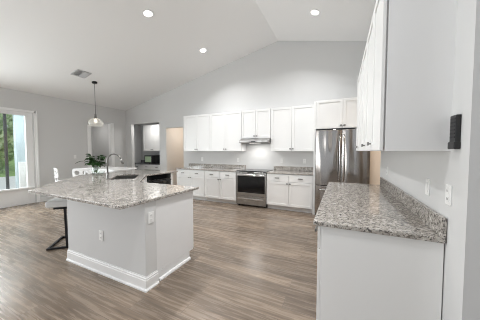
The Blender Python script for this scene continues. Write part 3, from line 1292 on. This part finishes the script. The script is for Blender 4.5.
for s in (0, 1):
    o_ = uy * (WD * s) + Z * 0.014
    m_ = MB()
    bar(m_, o_, o_ + ux * D_)
    bar(m_, o_ + ux * D_, o_ + ux * (D_ - 0.015) + Z * (ZS - 0.014))
    bar(m_, o_ + ux * 0.10 + Z * (ZS - 0.014), o_ + ux * 0.335 + Z * (ZS - 0.014))
    m_.build('side_frame', M['black_metal'], t, bevel=0.003)
m_ = MB()
bar(m_, uy * 0.03 + Z * 0.014, uy * (WD - 0.03) + Z * 0.014)
m_.build('floor_bar', M['black_metal'], t, bevel=0.003)
m_ = MB()
bar(m_, ux * D_ + uy * 0.03 + Z * 0.27, ux * D_ + uy * (WD - 0.03) + Z * 0.27)
m_.build('footrest', M['black_metal'], t, bevel=0.003)
m_ = MB()
c = ux * 0.175 + uy * (WD / 2) + Z * (ZS + 0.058)
m_.obox(c, ux * 0.19, uy * (WD / 2 + 0.02), Z * 0.054)
o = m_.build('seat', M['fabric'], t, bevel=0.04, seg=5)
for p in o.data.polygons:
    p.use_smooth = True

# ------------------------------------------------------------------ things on the island
t = thing('potted_plant', 'bushy dark green plant in a clear glass vase on island counter', 'plant', (-4.66, 2.70, 0.9405))
m_ = MB()
m_.lathe([(0.0, 0.0), (0.055, 0.0), (0.065, 0.01), (0.075, 0.09), (0.06, 0.15), (0.062, 0.17), (0.056, 0.17), (0.054, 0.15), (0.068, 0.09), (0.058, 0.016), (0.0, 0.012)], seg=24)
m_.build('vase', M['glass'], t, smooth=True)
ms, ml = MB(), MB()


def leaf(m_, p, d, L, wd, up):
    d = d.normalized()
    side = d.cross(up).normalized()
    nrm = side.cross(d)
    rows = []
    for i, (u, w) in enumerate(((0, 0.12), (0.25, 0.8), (0.5, 1.0), (0.75, 0.72), (1.0, 0.05))):
        c = p + d * (L * u) - Vector((0, 0, 1)) * (L * 0.45 * u * u)
        rows.append([m_.bm.verts.new(c - side * (wd * w) + nrm * wd * 0.25), m_.bm.verts.new(c), m_.bm.verts.new(c + side * (wd * w) + nrm * wd * 0.25)])
    for a, b in zip(rows, rows[1:]):
        for k in range(2):
            m_.bm.faces.new((a[k], a[k + 1], b[k + 1], b[k]))


for i in range(13):
    th = i * 2.4
    out = random.uniform(0.03, 0.19)
    h = random.uniform(0.22, 0.40)
    p1 = Vector((math.cos(th) * out, math.sin(th) * out, h))
    p0 = Vector((math.cos(th) * 0.02, math.sin(th) * 0.02, 0.03))
    pm = p0.lerp(p1, 0.5) * 1.0 + Vector((0, 0, 0.05))
    ms.tube([p0, pm, p1], 0.0035, 6)
    for k in range(8):
        a = th + random.uniform(-1.3, 1.3)
        d = Vector((math.cos(a), math.sin(a), random.uniform(0.0, 1.0)))
        leaf(ml, p0.lerp(p1, random.uniform(0.6, 1.0)) + Vector((0, 0, 0.01)), d, random.uniform(0.09, 0.13), random.uniform(0.034, 0.052), Vector((0, 0, 1)))
# one long leaf reaching left
ms.tube([(0, 0, 0.1), (-0.08, -0.06, 0.25), (-0.15, -0.11, 0.27)], 0.0035, 6)
leaf(ml, Vector((-0.13, -0.1, 0.27)), Vector((-0.8, -0.6, 0.25)), 0.22, 0.035, Vector((0, 0, 1)))
ms.build('stems', M['stem'], t)
ml.build('foliage', M['leaf'], t, smooth=True)

t = thing('glass_bowl', 'small clear glass bowl beside the plant on island counter', 'bowl', (-4.36, 2.60, 0.9405))
m_ = MB()
m_.lathe([(0.0, 0.0), (0.04, 0.0), (0.07, 0.02), (0.09, 0.075), (0.086, 0.075), (0.066, 0.024), (0.0, 0.008)], seg=24)
m_.build('bowl_body', M['glass'], t, smooth=True)

# ------------------------------------------------------------------ dining set behind the island
t = thing('dining_table', 'white counter-height dining table behind the island', 'table', (-6.15, 3.95, 0))
m_ = MB()
m_.box(-0.72, 0.72, -0.36, 0.36, 0.90, 0.935)
m_.build('tabletop', M['chair'], t, bevel=0.006)
m_ = MB()
for a in (-1, 1):
    m_.box(-0.66, 0.66, a * 0.30 - 0.012, a * 0.30 + 0.012, 0.80, 0.90)
    m_.box(a * 0.66 - 0.012, a * 0.66 + 0.012, -0.30, 0.30, 0.80, 0.90)
m_.build('apron', M['chair'], t)
for a in (-1, 1):
    for b in (-1, 1):
        m_ = MB()
        m_.box(a * 0.65 - 0.03, a * 0.65 + 0.03, b * 0.29 - 0.03, b * 0.29 + 0.03, 0, 0.90)
        m_.build('leg', M['chair'], t, bevel=0.004)


def make_chair(label, loc, rz):
    t_ = thing('dining_chair', label, 'chair', loc, rz, 'white dining chairs behind the island')
    m_ = MB()
    m_.box(-0.2, 0.2, -0.19, 0.20, 0.60, 0.635)
    m_.build('seat', M['chair'], t_, bevel=0.014, seg=3)
    # back with two oval openings, at local -y
    m_ = MB()
    n = 28
    outer = []
    hx, hz0, hz1 = 0.21, 0.72, 0.985
    for i in range(n):
        a = 2 * PI * i / n
        ca, sa = math.cos(a), math.sin(a)
        k = (abs(ca) ** 5 + abs(sa) ** 5) ** (-1 / 5)
        outer.append((hx * ca * k, (hz0 + hz1) / 2 + (hz1 - hz0) / 2 * sa * k))
    holes = [[(sx * 0.095 + 0.062 * math.cos(2 * PI * i / 18), 0.87 + 0.058 * math.sin(2 * PI * i / 18)) for i in range(18)] for sx in (-1, 1)]
    m_.slab_hole(outer, holes, -0.012, 0.012)
    for v in m_.bm.verts:
        x, z, y = v.co
        v.co = (x, -0.17 + y - 0.10 * (z - 0.6) + 0.35 * x * x, z)
    m_.build('backrest', M['chair'], t_, bevel=0.003)
    for s in (-1, 1):
        m_ = MB()
        m_.tube([(s * 0.15, -0.17, 0.62), (s * 0.15, -0.19, 0.76)], 0.014, 8)
        m_.build('back_post', M['chair'], t_)
    for a in (-1, 1):
        for b in (-1, 1):
            m_ = MB()
            m_.tube([(a * 0.15, b * 0.14, 0.61), (a * 0.20, b * 0.19, 0.0)], [0.018, 0.012], 8)
            m_.build('leg', M['chair'], t_)
    m_ = MB()
    q = 0.178
    m_.tube([(-q, -q + 0.01, 0.24), (q, -q + 0.01, 0.24), (q, q - 0.01, 0.24), (-q, q - 0.01, 0.24)], 0.008, 8, closed=True)
    m_.build('footrest', M['chair'], t_)
    return t_


c0 = make_chair('white dining chair turning its two-hole backrest to the camera, left of plant', (-6.15, 3.3, 0), 0.61)
dup(c0, (-6.76, 3.12, 0), -0.25, 'white dining chair seen edge-on, leftmost beside the grey wall')

# ------------------------------------------------------------------ pendant lamp
PXY = (-6.15, 3.6)
zc = cz(PXY[0])
t = thing('pendant_lamp', 'clear glass pendant lamp hanging over the dining table', 'lamp', (PXY[0], PXY[1], zc))
m_ = MB()
m_.lathe([(0.0, -0.035), (0.06, -0.035), (0.065, -0.02), (0.065, 0.015), (0, 0.015)], seg=20)
m_.build('canopy', M['black_metal'], t, smooth=False)
m_ = MB()
zs = 2.33 - zc
m_.tube([(0, 0, -0.03), (0, 0, zs + 0.10)], 0.006, 6)
m_.build('cord', M['black_metal'], t)
m_ = MB()
m_.lathe([(0.0, zs + 0.12), (0.022, zs + 0.12), (0.03, zs + 0.03), (0.055, zs), (0.0, zs)], seg=16)
m_.build('socket_cap', M['nickel'], t, smooth=False)
m_ = MB()
m_.lathe([(0.05, zs), (0.11, zs - 0.025), (0.165, zs - 0.075), (0.182, zs - 0.13), (0.175, zs - 0.18), (0.14, zs - 0.215), (0.07, zs - 0.225)], seg=32)
m_.build('lamp_shade', M['shade_glass'], t, smooth=True, solid=0.004)
m_ = MB()
m_.lathe([(0.0, zs - 0.135), (0.028, zs - 0.122), (0.04, zs - 0.09), (0.03, zs - 0.05), (0.015, zs - 0.02), (0.015, zs)], seg=16)
m_.build('bulb', M['bulb'], t, smooth=True)


# ------------------------------------------------------------------ ceiling lights
def downlight(label, x, y, power):
    z = cz(x)
    t_ = thing('ceiling_light', label, 'ceiling light', (x, y, z), 0, 'recessed ceiling lights')
    tilt = math.atan(SL) * (-1 if x < RX else 1)
    t_.rotation_euler = (0, tilt, 0)
    m_ = MB()
    m_.lathe([(0.098, 0.004), (0.098, -0.006), (0.074, -0.012), (0.070, -0.004), (0.070, 0.004)], seg=28)
    m_.build('trim_ring', M['trim'], t_, smooth=False)
    m_ = MB()
    m_.lathe([(0.0, -0.004), (0.070, -0.004)], seg=28)
    m_.build('lens', M['lamp'], t_)
    d = bpy.data.lights.new('downlight', 'AREA')
    d.shape = 'DISK'
    d.size = 0.14
    d.energy = power
    d.spread = math.radians(125)
    d.color = (0.985, 0.99, 1.0)
    o_ = bpy.data.objects.new('downlight', d)
    o_.location = (x, y, z - 0.03)
    o_.rotation_euler = (0, tilt, 0)
    COL.objects.link(o_)


downlight('recessed ceiling light over the island, largest on left slope', -3.247, 2.878, DOWNLIGHT_W)
downlight('recessed ceiling light on the left slope nearest the back wall', -3.19, 4.514, DOWNLIGHT_W)
downlight('recessed ceiling light on the right slope of the ceiling', -0.502, 4.399, DOWNLIGHT_W)
# more of the same grid behind and beside the camera
downlight('recessed ceiling light on the right slope outside the picture', -0.502, 2.75, DOWNLIGHT_W)
downlight('recessed ceiling light on the left slope above the camera', -3.2, 0.9, DOWNLIGHT_W)
downlight('recessed ceiling light on the right slope above the camera', -0.6, 0.6, DOWNLIGHT_W)
for x, y, z, p in ((-4.85, 6.2, 2.55, 11), (1.25, 3.9, 2.5, 22), (-6.8, 5.92, 2.56, 7), (-8.4, 4.6, 2.6, 5)):
    d = bpy.data.lights.new('hall_lamp', 'AREA')
    d.size = 0.3
    d.energy = p
    d.color = (1.0, 0.9, 0.78)if x > -6 else (1, 0.98, 0.95)
    o_ = bpy.data.objects.new('hall_lamp', d)
    o_.location = (x, y, z)
    COL.objects.link(o_)

# ceiling vent on the left slope
vx, vy = -5.92, 3.15
t = thing('ceiling_vent', 'square grey metal air vent on the left slope of the ceiling', 'vent', (vx, vy, cz(vx)))
t.rotation_euler = (0, -math.atan(SL), 0)
m_ = MB()
for a, b, c, d in ((-0.16, 0.16, -0.16, -0.13), (-0.16, 0.16, 0.13, 0.16), (-0.16, -0.13, -0.13, 0.13), (0.13, 0.16, -0.13, 0.13)):
    m_.box(a, b, c, d, -0.016, -0.001)
m_.build('frame', M['vent_metal'], t, bevel=0.002)
m_ = MB()
m_.box(-0.13, 0.13, -0.13, 0.13, -0.003, -0.001)
m_.build('backing', M['vent_dark'], t)
for k in range(6):
    m_ = MB()
    y = -0.108 + k * 0.0433
    sg = 1 if k < 3 else -1
    m_.obox((0, y, -0.013), (0.13, 0, 0), (0, 0.014, 0.011 * sg), (0, -0.0006 * sg, 0.0008))
    m_.build('slat', M['trim'] if k < 3 else M['vent_metal'], t)  # slats tilted away get grey, their shade put into the colour

# ------------------------------------------------------------------ pantry things
PBX0, PBX1 = -8.18, -5.74
t = base_unit('white pantry base cabinet seen through the wall opening', (-7.96, 6.15, 0), 0, 1.1, 0.59, 2, True, 'white pantry cabinets')
base_unit('white pantry base cabinet beside the right pantry wall', (-6.85, 6.15, 0), 0, 1.1, 0.59, 2, True, 'white pantry cabinets')
m_ = MB()
m_.box(-8.19, -5.73, 6.11, 6.745, 0.882, 0.914)
tag(m_.build('stone_countertop', M['dark_stone'], bevel=0.004), 'dark grey stone countertop in the pantry', 'countertop')
m_ = MB()
m_.box(-8.19, -5.73, 6.72, 6.745, 0.915, 1.02)
tag(m_.build('backsplash', M['dark_stone'], bevel=0.002), 'dark stone backsplash strip in the pantry', 'backsplash')
upper_unit('white pantry wall cabinet above the microwave', (-7.53, 6.33, 0), 0, 1.03, UZ0, 2.5, 0.41, 2, 'white pantry cabinets')
upper_unit('white pantry wall cabinet partly hidden by the right edge of the opening', (-6.495, 6.33, 0), 0, 0.6, UZ0, 2.5, 0.41, 2, 'white pantry cabinets')
t = thing('microwave', 'black microwave with painted green window reflection on the pantry counter', 'microwave', (-7.06, 6.22, 0.915))
m_ = MB()
m_.box(-0.30, 0.30, 0.0, 0.38, 0.01, 0.34)
for a in (-0.25, 0.25):
    for b in (0.04, 0.34):
        m_.box(a - 0.02, a + 0.02, b - 0.02, b + 0.02, 0, 0.01)
m_.build('body', M['black'], t, bevel=0.004)
m_ = MB()
m_.box(-0.298, 0.13, -0.02, -0.001, 0.015, 0.335)
d = m_.build('door', M['black'], t, bevel=0.004)
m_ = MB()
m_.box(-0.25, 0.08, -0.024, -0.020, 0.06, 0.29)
m_.build('window', M['green_reflection'], d)
m_ = MB()
m_.box(0.135, 0.298, -0.02, -0.001, 0.015, 0.335)
cp = m_.build('control_panel', M['black_glass'], t, bevel=0.003)
m_ = MB()
m_.box(0.105, 0.12, -0.045, -0.02, 0.05, 0.30)
m_.build('handle', M['chrome'], d, bevel=0.003)
